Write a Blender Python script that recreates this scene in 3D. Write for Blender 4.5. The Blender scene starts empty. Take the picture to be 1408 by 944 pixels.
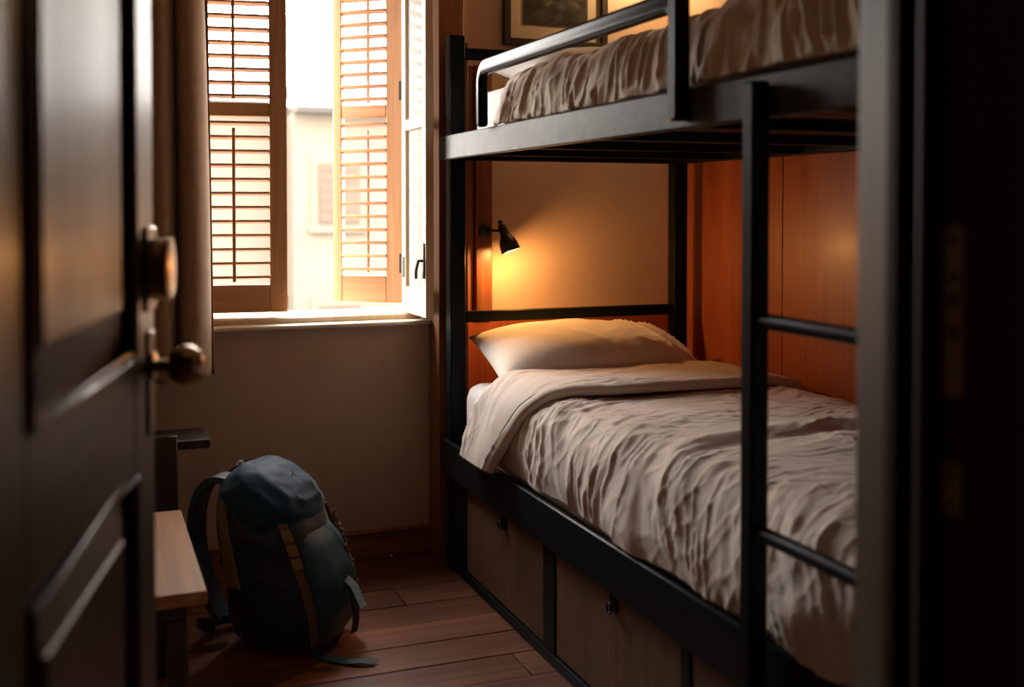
import bpy, bmesh, math, random
import numpy as np
from mathutils import Vector, Matrix

S = bpy.context.scene
C = S.collection
R = math.radians
random.seed(7)

# ------------------------------------------------------------ camera, sky, exposure
FPX, CX, HOR = 1530.0, 704.0, 285.0
YAW, PITCH = R(21.2), R(1.5)
CAMZ = 1.32
cam = bpy.data.cameras.new('camera')
cam.sensor_fit = 'HORIZONTAL'; cam.sensor_width = 36.0
cam.lens = FPX / 1408 * 36.0
cam.shift_y = -(472 - (HOR + FPX * math.tan(PITCH))) / 1408
cam.clip_start = 0.02
cam.dof.use_dof = True; cam.dof.focus_distance = 3.75; cam.dof.aperture_fstop = 2.0
camo = bpy.data.objects.new('camera', cam); C.objects.link(camo)
camo.location = (0, 0, CAMZ)
camo.rotation_euler = (R(90) - PITCH, 0, -YAW)
S.camera = camo

w = bpy.data.worlds.new('sky'); S.world = w; w.use_nodes = True
bg = w.node_tree.nodes['Background']
bg.inputs['Color'].default_value = (1.0, 0.955, 0.90, 1); bg.inputs['Strength'].default_value = 26.0

pl = bpy.data.lights.new('window_portal', 'AREA'); pl.shape = 'RECTANGLE'; pl.size = 0.92; pl.size_y = 1.5
pl.cycles.is_portal = True
po = bpy.data.objects.new('window_portal', pl); C.objects.link(po)
po.location = (0.76, 4.43, 1.63); po.rotation_euler = (R(-90), 0, 0)

v = S.view_settings
v.view_transform = 'Standard'; v.look = 'None'; v.exposure = 0.32; v.gamma = 1.0; v.use_curve_mapping = False
try:
    S.cycles.use_denoising = True
    S.cycles.max_bounces = 10; S.cycles.diffuse_bounces = 6
    S.cycles.sample_clamp_indirect = 6.0
    S.cycles.caustics_reflective = False
except Exception:
    pass

# ------------------------------------------------------------ materials
def mat(name, col, rough=0.6, metal=0.0, spec=0.5, noise=0.0, nscale=8.0, bump=0.0, bscale=60.0, coat=0.0, col2=None, sheen=0.0):
    m = bpy.data.materials.new(name); m.use_nodes = True
    nt = m.node_tree; b = nt.nodes['Principled BSDF']
    b.inputs['Base Color'].default_value = (*col, 1)
    b.inputs['Roughness'].default_value = rough; b.inputs['Metallic'].default_value = metal
    b.inputs['Specular IOR Level'].default_value = spec
    b.inputs['Coat Weight'].default_value = coat; b.inputs['Coat Roughness'].default_value = 0.25
    b.inputs['Sheen Weight'].default_value = sheen
    if noise or bump or col2:
        tc = nt.nodes.new('ShaderNodeTexCoord')
    if noise or col2:
        n = nt.nodes.new('ShaderNodeTexNoise'); n.inputs['Scale'].default_value = nscale; n.inputs['Detail'].default_value = 5
        nt.links.new(tc.outputs['Object'], n.inputs['Vector'])
        r = nt.nodes.new('ShaderNodeValToRGB')
        r.color_ramp.elements[0].position = 0.32; r.color_ramp.elements[1].position = 0.68
        c2 = col2 if col2 else tuple(min(1, c * (1 + noise)) for c in col)
        c1 = col if col2 else tuple(c * (1 - noise) for c in col)
        r.color_ramp.elements[0].color = (*c1, 1); r.color_ramp.elements[1].color = (*c2, 1)
        nt.links.new(n.outputs['Fac'], r.inputs['Fac']); nt.links.new(r.outputs['Color'], b.inputs['Base Color'])
    if bump:
        n2 = nt.nodes.new('ShaderNodeTexNoise'); n2.inputs['Scale'].default_value = bscale; n2.inputs['Detail'].default_value = 4
        nt.links.new(tc.outputs['Object'], n2.inputs['Vector'])
        bp = nt.nodes.new('ShaderNodeBump'); bp.inputs['Strength'].default_value = bump; bp.inputs['Distance'].default_value = 0.004
        nt.links.new(n2.outputs['Fac'], bp.inputs['Height']); nt.links.new(bp.outputs['Normal'], b.inputs['Normal'])
    return m

def wood(name, c1, c2, axis='z', rough=0.45, fine=70.0, coat=0.0, bump=0.25, wear=0.0, spec=0.5, vary=0.25):
    """grain stretched along axis; every object gets its own offset and tone"""
    m = bpy.data.materials.new(name); m.use_nodes = True
    nt = m.node_tree; b = nt.nodes['Principled BSDF']; N = nt.nodes.new; L = nt.links.new
    b.inputs['Coat Weight'].default_value = coat; b.inputs['Coat Roughness'].default_value = 0.22
    b.inputs['Specular IOR Level'].default_value = spec
    tc = N('ShaderNodeTexCoord'); oi = N('ShaderNodeObjectInfo')
    off = N('ShaderNodeVectorMath'); off.operation = 'SCALE'; off.inputs[0].default_value = (13.1, 7.7, 9.3); L(oi.outputs['Random'], off.inputs['Scale'])
    add = N('ShaderNodeVectorMath'); add.operation = 'ADD'; L(tc.outputs['Object'], add.inputs[0]); L(off.outputs[0], add.inputs[1])
    mp = N('ShaderNodeMapping'); L(add.outputs[0], mp.inputs['Vector'])
    s = [fine] * 3; s['xyz'.index(axis)] = fine * 0.035
    mp.inputs['Scale'].default_value = s
    n = N('ShaderNodeTexNoise'); n.inputs['Scale'].default_value = 1.0; n.inputs['Detail'].default_value = 6; n.inputs['Distortion'].default_value = 0.6
    L(mp.outputs[0], n.inputs['Vector'])
    mp2 = N('ShaderNodeMapping'); L(add.outputs[0], mp2.inputs['Vector'])
    s2 = [9.0] * 3; s2['xyz'.index(axis)] = 0.9; mp2.inputs['Scale'].default_value = s2
    n2 = N('ShaderNodeTexNoise'); n2.inputs['Scale'].default_value = 1.0; n2.inputs['Detail'].default_value = 3; L(mp2.outputs[0], n2.inputs['Vector'])
    mx = N('ShaderNodeMath'); mx.operation = 'MULTIPLY_ADD'; L(n.outputs['Fac'], mx.inputs[0]); mx.inputs[1].default_value = 0.55
    m3 = N('ShaderNodeMath'); m3.operation = 'MULTIPLY'; L(n2.outputs['Fac'], m3.inputs[0]); m3.inputs[1].default_value = 0.45; L(m3.outputs[0], mx.inputs[2])
    r = N('ShaderNodeValToRGB'); r.color_ramp.elements[0].position = 0.36; r.color_ramp.elements[1].position = 0.66
    r.color_ramp.elements[0].color = (*c1, 1); r.color_ramp.elements[1].color = (*c2, 1); L(mx.outputs[0], r.inputs['Fac'])
    hs = N('ShaderNodeHueSaturation'); L(r.outputs['Color'], hs.inputs['Color'])
    vr = N('ShaderNodeMapRange'); vr.inputs['To Min'].default_value = 1 - vary; vr.inputs['To Max'].default_value = 1 + vary
    L(oi.outputs['Random'], vr.inputs['Value']); L(vr.outputs[0], hs.inputs['Value'])
    L(hs.outputs['Color'], b.inputs['Base Color'])
    rr = N('ShaderNodeMapRange'); rr.inputs['To Min'].default_value = rough - 0.08; rr.inputs['To Max'].default_value = rough + 0.12
    L(n2.outputs['Fac'], rr.inputs['Value']); L(rr.outputs[0], b.inputs['Roughness'])
    bp = N('ShaderNodeBump'); bp.inputs['Strength'].default_value = bump; bp.inputs['Distance'].default_value = 0.002
    L(n.outputs['Fac'], bp.inputs['Height']); L(bp.outputs['Normal'], b.inputs['Normal'])
    return m

def emis(name, col, st):
    m = bpy.data.materials.new(name); m.use_nodes = True
    b = m.node_tree.nodes['Principled BSDF']; b.inputs['Base Color'].default_value = (*col, 1)
    b.inputs['Emission Color'].default_value = (*col, 1); b.inputs['Emission Strength'].default_value = st
    return m

def glass(name):
    m = bpy.data.materials.new(name); m.use_nodes = True
    nt = m.node_tree; nt.nodes.clear(); N = nt.nodes.new
    o = N('ShaderNodeOutputMaterial'); t = N('ShaderNodeBsdfTransparent'); t.inputs[0].default_value = (0.93, 0.95, 0.93, 1)
    g = N('ShaderNodeBsdfGlossy'); g.inputs['Roughness'].default_value = 0.05
    f = N('ShaderNodeFresnel'); f.inputs['IOR'].default_value = 1.5; mx = N('ShaderNodeMixShader')
    nt.links.new(f.outputs[0], mx.inputs[0]); nt.links.new(t.outputs[0], mx.inputs[1]); nt.links.new(g.outputs[0], mx.inputs[2])
    d_ = N('ShaderNodeBsdfDiffuse'); d_.inputs[0].default_value = (.85, .83, .78, 1); m2 = N('ShaderNodeMixShader'); m2.inputs[0].default_value = .22  # pale diffuse layer stands in for the bright outdoor reflection in the pane
    nt.links.new(mx.outputs[0], m2.inputs[1]); nt.links.new(d_.outputs[0], m2.inputs[2]); nt.links.new(m2.outputs[0], o.inputs[0])
    return m

def picture_mat(name):
    m = bpy.data.materials.new(name); m.use_nodes = True
    nt = m.node_tree; b = nt.nodes['Principled BSDF']; N = nt.nodes.new
    tc = N('ShaderNodeTexCoord'); mp = N('ShaderNodeMapping'); mp.inputs['Scale'].default_value = (5, 5, 11)
    n = N('ShaderNodeTexNoise'); n.inputs['Scale'].default_value = 1.3; n.inputs['Detail'].default_value = 7; n.inputs['Distortion'].default_value = 1.4
    r = N('ShaderNodeValToRGB'); e = r.color_ramp.elements
    e[0].position = 0.38; e[0].color = (0.012, 0.014, 0.012, 1); e[1].position = 0.72; e[1].color = (0.30, 0.24, 0.15, 1)
    k = e.new(0.55); k.color = (0.06, 0.06, 0.045, 1)
    nt.links.new(tc.outputs['Object'], mp.inputs[0]); nt.links.new(mp.outputs[0], n.inputs['Vector'])
    nt.links.new(n.outputs['Fac'], r.inputs['Fac']); nt.links.new(r.outputs['Color'], b.inputs['Base Color'])
    b.inputs['Roughness'].default_value = 0.4
    return m

M = {}
M['plaster'] = mat('plaster', (0.60, 0.455, 0.345), 0.85, noise=0.06, nscale=3, bump=0.15, bscale=40)
M['ceiling'] = mat('ceiling_paint', (0.72, 0.64, 0.54), 0.9)
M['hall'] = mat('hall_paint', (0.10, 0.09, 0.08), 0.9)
M['sill'] = mat('sill_paint', (0.68, 0.62, 0.52), 0.5, noise=0.05)
M['floor'] = wood('floor_wood', (0.070, 0.022, 0.010), (0.21, 0.074, 0.034), 'x', 0.40, 60, 0.0, 0.3)
M['sub'] = mat('dark_gap', (0.012, 0.007, 0.005), 0.9)
M['door'] = wood('door_wood', (0.016, 0.008, 0.005), (0.105, 0.055, 0.031), 'z', 0.38, 55, 0.12, 0.25, vary=0.1, spec=.4)
M['doorx'] = wood('door_rail_wood', (0.016, 0.008, 0.005), (0.105, 0.055, 0.031), 'x', 0.38, 55, 0.12, 0.25, vary=0.1, spec=.4)
M['jamb'] = wood('jamb_wood', (0.045, 0.024, 0.012), (0.105, 0.058, 0.030), 'z', 0.55, 60, 0.0, 0.2, vary=0.1, spec=.22)
M['pine'] = wood('shutter_wood', (0.27, 0.125, 0.052), (0.44, 0.235, 0.108), 'z', 0.5, 60, 0.0, 0.2, vary=0.08)
M['pinex'] = wood('shutter_rail_wood', (0.27, 0.125, 0.052), (0.44, 0.235, 0.108), 'x', 0.5, 60, 0.0, 0.2, vary=0.08)
M['cream'] = wood('casement_wood', (0.50, 0.36, 0.22), (0.66, 0.50, 0.33), 'z', 0.45, 50, 0.0, 0.1, vary=0.05)
M['pilaster'] = wood('pilaster_wood', (0.16, 0.055, 0.022), (0.32, 0.125, 0.05), 'z', 0.38, 60, 0.15, 0.2, vary=0.05)
M['panel'] = wood('red_panel_wood', (0.27, 0.060, 0.017), (0.40, 0.105, 0.034), 'z', 0.42, 80, 0.1, 0.15, vary=0.08)
M['base'] = wood('baseboard_wood', (0.24, 0.09, 0.04), (0.42, 0.17, 0.078), 'x', 0.4, 60, 0.1, 0.2, vary=0.05)
M['drawer'] = wood('drawer_wood', (0.10, 0.055, 0.028), (0.19, 0.105, 0.055), 'z', 0.5, 70, 0.0, 0.15, vary=0.08)
M['slat'] = wood('slat_wood', (0.14, 0.05, 0.022), (0.26, 0.10, 0.045), 'x', 0.5, 60)
M['bench'] = wood('bench_wood', (0.29, 0.145, 0.065), (0.48, 0.26, 0.120), 'y', 0.65, 40, 0.0, 0.2, vary=0.05)
M['darkwood'] = wood('dark_wood', (0.018, 0.013, 0.010), (0.05, 0.035, 0.025), 'z', 0.45, 60)
M['metal'] = mat('black_metal', (0.006, 0.010, 0.010), 0.42, 0.0, 0.12, bump=0.06, bscale=120)
M['rail'] = mat('window_lit_black_metal', (0.050, 0.052, 0.045), 0.50, 0.0, 0.20, noise=0.4, nscale=30, bump=0.08, bscale=90)  # paler copy of the black metal, window light put into its colour
M['gloss'] = mat('gloss_black_metal', (0.006, 0.009, 0.008), 0.28, 0.0, 0.045)
M['brass'] = mat('aged_brass', (0.42, 0.31, 0.17), 0.28, 1.0, noise=0.25, nscale=40)
M['darkbrass'] = mat('dark_brass', (0.16, 0.12, 0.08), 0.4, 1.0)
M['iron'] = mat('dark_iron', (0.05, 0.05, 0.05), 0.45, 0.8)
M['duvet'] = mat('duvet_linen', (0.60, 0.515, 0.46), 0.85, noise=0.05, nscale=6, bump=0.25, bscale=220, sheen=0.15)
M['sheet'] = mat('white_sheet', (0.72, 0.70, 0.68), 0.85, bump=0.1, bscale=120, sheen=0.1)
M['pillow'] = mat('pillow_cotton', (0.80, 0.71, 0.63), 0.8, bump=0.15, bscale=150, sheen=0.1)
M['duvet2'] = mat('duvet_linen_warm_lit', (0.60, 0.49, 0.38), 0.85, noise=0.06, nscale=6, bump=0.25, bscale=220, sheen=0.15)  # same fabric as the lower duvet, warm light tinted into the colour
M['curtain'] = mat('curtain_cloth', (0.42, 0.29, 0.19), 0.85, noise=0.08, nscale=20, bump=0.2, bscale=250, sheen=0.2)
_c = M['curtain'].node_tree; _b = _c.nodes['Principled BSDF']; _t = _c.nodes.new('ShaderNodeBsdfTranslucent'); _t.inputs[0].default_value = (.40, .26, .16, 1)
_m = _c.nodes.new('ShaderNodeMixShader'); _m.inputs[0].default_value = .05
_c.links.new(_b.outputs[0], _m.inputs[1]); _c.links.new(_t.outputs[0], _m.inputs[2]); _c.links.new(_m.outputs[0], _c.nodes['Material Output'].inputs[0])
M['pack'] = mat('pack_navy_nylon', (0.010, 0.030, 0.050), 0.6, noise=0.2, nscale=10, bump=0.35, bscale=45, sheen=0.15)
M['packlid'] = mat('pack_blue_nylon', (0.010, 0.060, 0.115), 0.65, 0.0, 0.15, noise=0.2, nscale=14, bump=0.35, bscale=45, sheen=0.15)
M['packteal'] = mat('pack_teal_nylon', (0.018, 0.085, 0.135), 0.55, noise=0.2, nscale=12, bump=0.3, bscale=50)
M['olive'] = mat('olive_webbing', (0.27, 0.185, 0.095), 0.75, noise=0.2, nscale=60, bump=0.3, bscale=300)
M['tan'] = mat('tan_webbing', (0.36, 0.22, 0.085), 0.7, noise=0.2, nscale=80, bump=0.3, bscale=300)
M['cord'] = mat('brown_cord', (0.16, 0.10, 0.075), 0.7)
M['plastic'] = mat('black_plastic', (0.015, 0.018, 0.02), 0.45)
M['bulb'] = emis('lamp_bulb', (1.0, 0.62, 0.25), 45.0)
M['lampmetal'] = mat('lamp_black', (0.02, 0.02, 0.018), 0.35, 0.2, 0.6)
M['lampinside'] = mat('lamp_reflector', (0.75, 0.62, 0.42), 0.4)
M['glass'] = glass('window_glass')
M['mat'] = mat('picture_mat_board', (0.55, 0.47, 0.36), 0.8)
M['picture'] = picture_mat('dark_landscape_print')
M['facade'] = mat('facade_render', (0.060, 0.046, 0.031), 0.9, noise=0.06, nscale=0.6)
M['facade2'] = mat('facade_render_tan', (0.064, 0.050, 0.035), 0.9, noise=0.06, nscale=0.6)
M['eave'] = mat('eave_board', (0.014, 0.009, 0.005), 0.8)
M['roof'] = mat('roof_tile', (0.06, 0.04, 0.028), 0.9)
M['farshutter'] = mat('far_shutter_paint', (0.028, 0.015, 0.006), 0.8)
M['street'] = mat('street_paving', (0.09, 0.078, 0.062), 0.9)
M['steel'] = mat('worn_brass_plate', (0.50, 0.36, 0.25), 0.5, 0.2)

# ------------------------------------------------------------ builders
ORG = {}
def root(name, loc, label, cat, group=None, local=False, rz=0.0, kind=None):
    o = bpy.data.objects.new(name, None); C.objects.link(o); o.location = loc; o.rotation_euler = (0, 0, rz)
    o.empty_display_size = 0.05
    tag(o, label, cat, group, kind)
    ORG[o] = Vector((0, 0, 0)) if local else Vector(loc)
    return o
def tag(o, label=None, cat=None, group=None, kind=None):
    if label: o['label'] = label
    if cat: o['category'] = cat
    if group: o['group'] = group
    if kind: o['kind'] = kind
    return o
def put(name, bm, m, parent=None, smooth=False, angle=None, base=False):
    """link a bmesh given in the build frame as one object with its origin at its middle (or base)"""
    cs = [v_.co for v_ in bm.verts]
    lo = Vector((min(c.x for c in cs), min(c.y for c in cs), min(c.z for c in cs)))
    hi = Vector((max(c.x for c in cs), max(c.y for c in cs), max(c.z for c in cs)))
    o0 = (lo + hi) / 2
    if base: o0.z = lo.z
    for v_ in bm.verts: v_.co -= o0
    bmesh.ops.recalc_face_normals(bm, faces=bm.faces[:])
    me = bpy.data.meshes.new(name); bm.to_mesh(me); bm.free()
    if smooth:
        for p in me.polygons: p.use_smooth = True
        if angle:
            try: me.set_sharp_from_angle(angle=R(angle))
            except Exception: pass
    if m is not None: me.materials.append(m if not isinstance(m, str) else M[m])
    o = bpy.data.objects.new(name, me); C.objects.link(o)
    ORG[o] = o0
    if parent is not None:
        o.parent = parent; o.location = o0 - ORG[parent]
    else:
        o.location = o0
    return o
def place_copy(src, name, o0, parent):
    c = src.copy(); c.name = name; C.objects.link(c)
    c.parent = parent; ORG[c] = Vector(o0); c.location = Vector(o0) - ORG[parent]
    return c
def bbox(bm, x0, x1, y0, y1, z0, z1, bev=0.0, seg=2):
    t = bmesh.new()
    vs = [t.verts.new((x, y, z)) for x in (x0, x1) for y in (y0, y1) for z in (z0, z1)]
    for f in ((0, 1, 3, 2), (4, 6, 7, 5), (0, 4, 5, 1), (2, 3, 7, 6), (0, 2, 6, 4), (1, 5, 7, 3)):
        t.faces.new([vs[i] for i in f])
    if 0 < bev < .012: seg = 1
    if bev > 0: bmesh.ops.bevel(t, geom=t.edges[:], offset=bev, segments=seg, affect='EDGES', profile=0.5)
    merge(bm, t)
def merge(bm, t, mx=None):
    if mx is not None: t.transform(mx)
    me = bpy.data.meshes.new('tmp'); t.to_mesh(me); t.free(); bm.from_mesh(me); bpy.data.meshes.remove(me)
def box(name, x0, x1, y0, y1, z0, z1, m, parent=None, bev=0.0, seg=2):
    bm = bmesh.new(); bbox(bm, x0, x1, y0, y1, z0, z1, bev, seg)
    return put(name, bm, m, parent, smooth=bev > 0, angle=40)
def tube_bm(bm, pts, r, n=10, cap=True, closed=False):
    P = [Vector(p) for p in pts]; rings = []; k = len(P)
    up = None
    for i, p in enumerate(P):
        if closed: d = P[(i + 1) % k] - P[i - 1]
        else: d = (P[min(i + 1, k - 1)] - P[max(i - 1, 0)])
        d.normalize()
        if up is None:
            up = Vector((0, 0, 1)) if abs(d.z) < 0.9 else Vector((1, 0, 0))
        a = d.cross(up)
        a.normalize(); b_ = a.cross(d); b_.normalize(); up = b_
        rr = r[i] if isinstance(r, (list, tuple)) else r
        rings.append([bm.verts.new(p + (a * math.cos(2 * math.pi * j / n) + b_ * math.sin(2 * math.pi * j / n)) * rr) for j in range(n)])
    for i in range(k if closed else k - 1):
        A, B = rings[i], rings[(i + 1) % k]
        for j in range(n): bm.faces.new((A[j], A[(j + 1) % n], B[(j + 1) % n], B[j]))
    if cap and not closed:
        bm.faces.new(rings[0][::-1]); bm.faces.new(rings[-1])
def tube(name, pts, r, m, parent=None, n=10, closed=False):
    bm = bmesh.new(); tube_bm(bm, pts, r, n, closed=closed)
    return put(name, bm, m, parent, smooth=True, angle=50)
def lathe(name, prof, m, parent=None, n=24, mx=None):
    """prof: (radius, height) along local z; mx moves it"""
    bm = bmesh.new(); rings = []
    for r_, h in prof:
        if r_ < 1e-5: rings.append([bm.verts.new((0, 0, h))])
        else: rings.append([bm.verts.new((r_ * math.cos(2 * math.pi * j / n), r_ * math.sin(2 * math.pi * j / n), h)) for j in range(n)])
    for A, B in zip(rings, rings[1:]):
        if len(A) == 1 and len(B) == 1: continue
        for j in range(n):
            q = [A[j % len(A)], A[(j + 1) % len(A)], B[(j + 1) % len(B)], B[j % len(B)]]
            u = []
            for x in q:
                if x not in u: u.append(x)
            if len(u) > 2: bm.faces.new(u)
    if mx is not None: bm.transform(mx)
    return put(name, bm, m, parent, smooth=True, angle=40)
def prism(name, poly, z0, z1, m, parent=None, bev=0.0, axis='z', smooth=False, seg=1):
    """polygon extruded along an axis; poly in the two other axes in order"""
    bm = bmesh.new()
    def P(a, b, c):
        return (a, b, c) if axis == 'z' else ((c, a, b) if axis == 'x' else (a, c, b))
    A = [bm.verts.new(P(p[0], p[1], z0)) for p in poly]; B = [bm.verts.new(P(p[0], p[1], z1)) for p in poly]
    k = len(poly)
    for i in range(k): bm.faces.new((A[i], A[(i + 1) % k], B[(i + 1) % k], B[i]))
    bm.faces.new(A[::-1]); bm.faces.new(B)
    bmesh.ops.recalc_face_normals(bm, faces=bm.faces[:])
    if bev: bmesh.ops.bevel(bm, geom=[e for e in bm.edges if e.calc_face_angle(0) > 0.6], offset=bev, segments=seg, affect='EDGES', profile=0.5)
    return put(name, bm, m, parent, smooth=smooth or bev > 0, angle=30)
def grid(name, P, m, parent=None, closed_u=False, closed_v=False, thick=0.0):
    """P: array (nu, nv, 3)"""
    nu, nv, _ = P.shape
    verts = P.reshape(-1, 3)
    o0 = (verts.min(0) + verts.max(0)) / 2
    me = bpy.data.meshes.new(name)
    F = []
    for i in range(nu if closed_u else nu - 1):
        i2 = (i + 1) % nu
        for j in range(nv if closed_v else nv - 1):
            j2 = (j + 1) % nv
            F.append((i * nv + j, i * nv + j2, i2 * nv + j2, i2 * nv + j))
    me.from_pydata((verts - o0).tolist(), [], F)
    me.polygons.foreach_set('use_smooth', [True] * len(F)); me.update()
    me.materials.append(M[m] if isinstance(m, str) else m)
    o = bpy.data.objects.new(name, me); C.objects.link(o); ORG[o] = Vector(o0)
    if parent is not None: o.parent = parent; o.location = Vector(o0) - ORG[parent]
    else: o.location = Vector(o0)
    if thick:
        s_ = o.modifiers.new('thickness', 'SOLIDIFY'); s_.thickness = thick; s_.offset = -1
    return o

_rng = np.random.RandomState(3)
_T = _rng.rand(256, 256)
def vn(x, y):
    x = np.asarray(x, float); y = np.asarray(y, float)
    xi = np.floor(x).astype(int); yi = np.floor(y).astype(int); fx = x - xi; fy = y - yi
    fx = fx * fx * fx * (fx * (fx * 6 - 15) + 10); fy = fy * fy * fy * (fy * (fy * 6 - 15) + 10)
    g = lambda a, b: _T[a & 255, b & 255]
    return (g(xi, yi) * (1 - fx) + g(xi + 1, yi) * fx) * (1 - fy) + (g(xi, yi + 1) * (1 - fx) + g(xi + 1, yi + 1) * fx) * fy
def ridged(x, y):
    return 1 - np.abs(2 * vn(x, y) - 1)
def smoothstep(a, b, x):
    t = np.clip((x - a) / (b - a), 0, 1); return t * t * (3 - 2 * t)

# ------------------------------------------------------------ the room shell
WX0, WX1, WY = -0.60, 2.32, 4.10
OX0, OX1, OZ0, OZ1 = 0.30, 1.22, 0.885, 2.36          # window opening
CEIL = 2.70
def struct(o): o['kind'] = 'structure'; return o
bm = bmesh.new()
for a in ((WX0 - .2, OX0, WY, WY + .32, 0, CEIL), (OX1, WX1 + .15, WY, WY + .32, 0, CEIL),
          (OX0, OX1, WY, WY + .32, 0, OZ0), (OX0, OX1, WY, WY + .32, OZ1, CEIL)): bbox(bm, *a)
struct(put('wall_back', bm, 'plaster'))
struct(box('wall_left', WX0 - .12, WX0, 1.15, WY, 0, CEIL, 'plaster'))
wr = struct(box('wall_right', WX1, WX1 + .12, .80, WY, 0, CEIL, 'plaster'))
struct(box('ceiling', -1.3, 2.5, -1.6, WY, CEIL, CEIL + .1, 'ceiling'))
bm = bmesh.new()
for a in ((-1.12, -0.12, .80, 1.15, 0, CEIL), (.935, WX1, .80, 1.15, 0, CEIL), (-0.12, .935, .80, 1.15, 2.16, CEIL)): bbox(bm, *a)
struct(put('wall_front', bm, 'plaster'))
struct(box('wall_hall_left', -1.12, -1.0, -1.5, .80, 0, CEIL, 'hall'))
struct(box('wall_hall_right', 1.7, 1.82, -1.5, .80, 0, CEIL, 'hall'))
struct(box('wall_hall_back', -1.12, 1.82, -1.62, -1.5, 0, CEIL, 'hall'))

# floor: a base with single boards laid across the room
fl = struct(box('floor', -1.12, WX1, -1.6, WY, -.06, -.022, 'sub'))
pitch_ = 0.1665
edge0 = 3.046 - 27 * pitch_
fi = 0
protos = {}
for k in range(34):
    ya = edge0 + k * pitch_; yb = ya + pitch_ - 0.003
    if ya > WY: break
    yb = min(yb, WY)
    cuts = [-1.1, -1.1 + (0.55 + 0.9 * ((k * 37) % 10) / 10.0), 0, WX1]
    cuts[2] = cuts[1] + 1.55
    cuts = [c for c in cuts if c <= WX1]
    if cuts[-1] < WX1: cuts.append(WX1)
    for a, b in zip(cuts, cuts[1:]):
        if b - a < 0.06: continue
        if ya < 0.8 and False: continue
        o = box('floor_board', a, b - 0.002, ya, yb, -.022, 0.0 + 0.0008 * ((k * 7 + fi) % 3 - 1), 'floor', fl, 0.002, 1)
        fi += 1

# right wall: red wood panels
for i, (ya, yb) in enumerate(((3.30, 4.10), (2.50, 3.297), (1.70, 2.497), (1.15, 1.697))):
    box('wood_panel', WX1 - .022, WX1 - .001, ya, yb, .02, 1.9, 'panel', wr, 0.002, 1)
# wainscot behind the bed head, stile with the lamp, pilaster by the window
wains = struct(box('trim_1', 1.347, 2.298, 4.072, 4.099, 0.0, 0.895, 'panel', None, 0.003))
stile = struct(box('trim_2', 1.425, 1.492, 4.056, 4.099, 0.897, 1.868, 'pilaster', None, 0.003))
struct(box('trim_3', 1.347, 1.422, 4.080, 4.099, 0.897, 1.868, 'pilaster', None, 0.002))
pil = struct(box('trim_4', 1.246, 1.345, 3.965, 4.099, 0.0, 2.69, 'pilaster', None, 0.003))
struct(box('light_block_strip', 1.300, 1.344, 3.913, 3.963, 0.0, 1.93, 'pilaster', None, 0.002))  # unseen strip added behind the bed post to stop lamp light leaking through
bb = struct(box('baseboard_back', WX0, 1.245, 4.078, 4.099, 0.0, 0.088, 'base', None, 0.002))
box('cap_moulding', WX0, 1.245, 4.070, 4.099, 0.088, 0.102, 'base', bb, 0.004)

# window: fixed frame, sill, opened casement leaf
wf = root('window_1', (0.76, 4.2, OZ0), 'pale wooden window frame with opened casement leaf above the white sill', 'window', kind='structure')
for (a, b) in ((OX0, OX0 + .035), (OX1 - .022, OX1)):
    box('frame_jamb', a, b, 4.30, 4.355, OZ0 + .03, OZ1, 'cream', wf, 0.003)
box('frame_head', OX0, OX1, 4.30, 4.355, OZ1 - .04, OZ1, 'cream', wf, 0.003)
box('frame_sill_bar', OX0 + .001, OX1 - .001, 4.13, 4.42, OZ0 + .002, OZ0 + .026, 'cream', wf, 0.004)
box('window_sill', OX0 - .05, 1.243, 4.055, 4.128, OZ0 - .010, OZ0 + .006, 'sill', wf, 0.004)
lf = bmesh.new()
LX0, LX1, LY0, LY1, LZ0, LZ1 = 1.168, 1.198, 3.875, 4.20, 0.915, 2.30
leaf = bpy.data.objects.new('casement_leaf', None); C.objects.link(leaf); leaf.parent = wf
ORG[leaf] = Vector((1.18, 4.2, LZ0)); leaf.location = ORG[leaf] - ORG[wf]
box('leaf_stile', LX0, LX1, LY0, LY0 + .050, LZ0, LZ1, 'cream', leaf, 0.003)
box('leaf_stile', LX0, LX1, LY1 - .050, LY1, LZ0, LZ1, 'cream', leaf, 0.003)
for za, zb in ((LZ0, LZ0 + .10), (1.615, 1.655), (LZ1 - .06, LZ1)):
    box('leaf_rail', LX0 + .002, LX1 - .002, LY0 + .050, LY1 - .050, za, zb, 'cream', leaf, 0.003)
for za, zb in ((LZ0 + .10, 1.615), (1.655, LZ1 - .06)):
    box('pane', LX0 + .013, LX0 + .017, LY0 + .050, LY1 - .050, za, zb, 'glass', leaf)
bm = bmesh.new(); bbox(bm, LX0 - .006, LX0, LY0 + .012, LY0 + .034, 1.06, 1.19, .002); tube_bm(bm, [(LX0 - .004, LY0 + .023, 1.125), (LX0 - .022, LY0 + .024, 1.125), (LX0 - .026, LY0 + .040, 1.09), (LX0 - .024, LY0 + .048, 1.06)], .006, 8)
put('leaf_latch', bm, 'iron', leaf, True, 40)
bm = bmesh.new(); bbox(bm, LX0 - .004, LX0, LY1 - .04, LY1 - .005, 1.05, 1.13, .001)
put('leaf_hinge', bm, 'iron', leaf)

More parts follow.
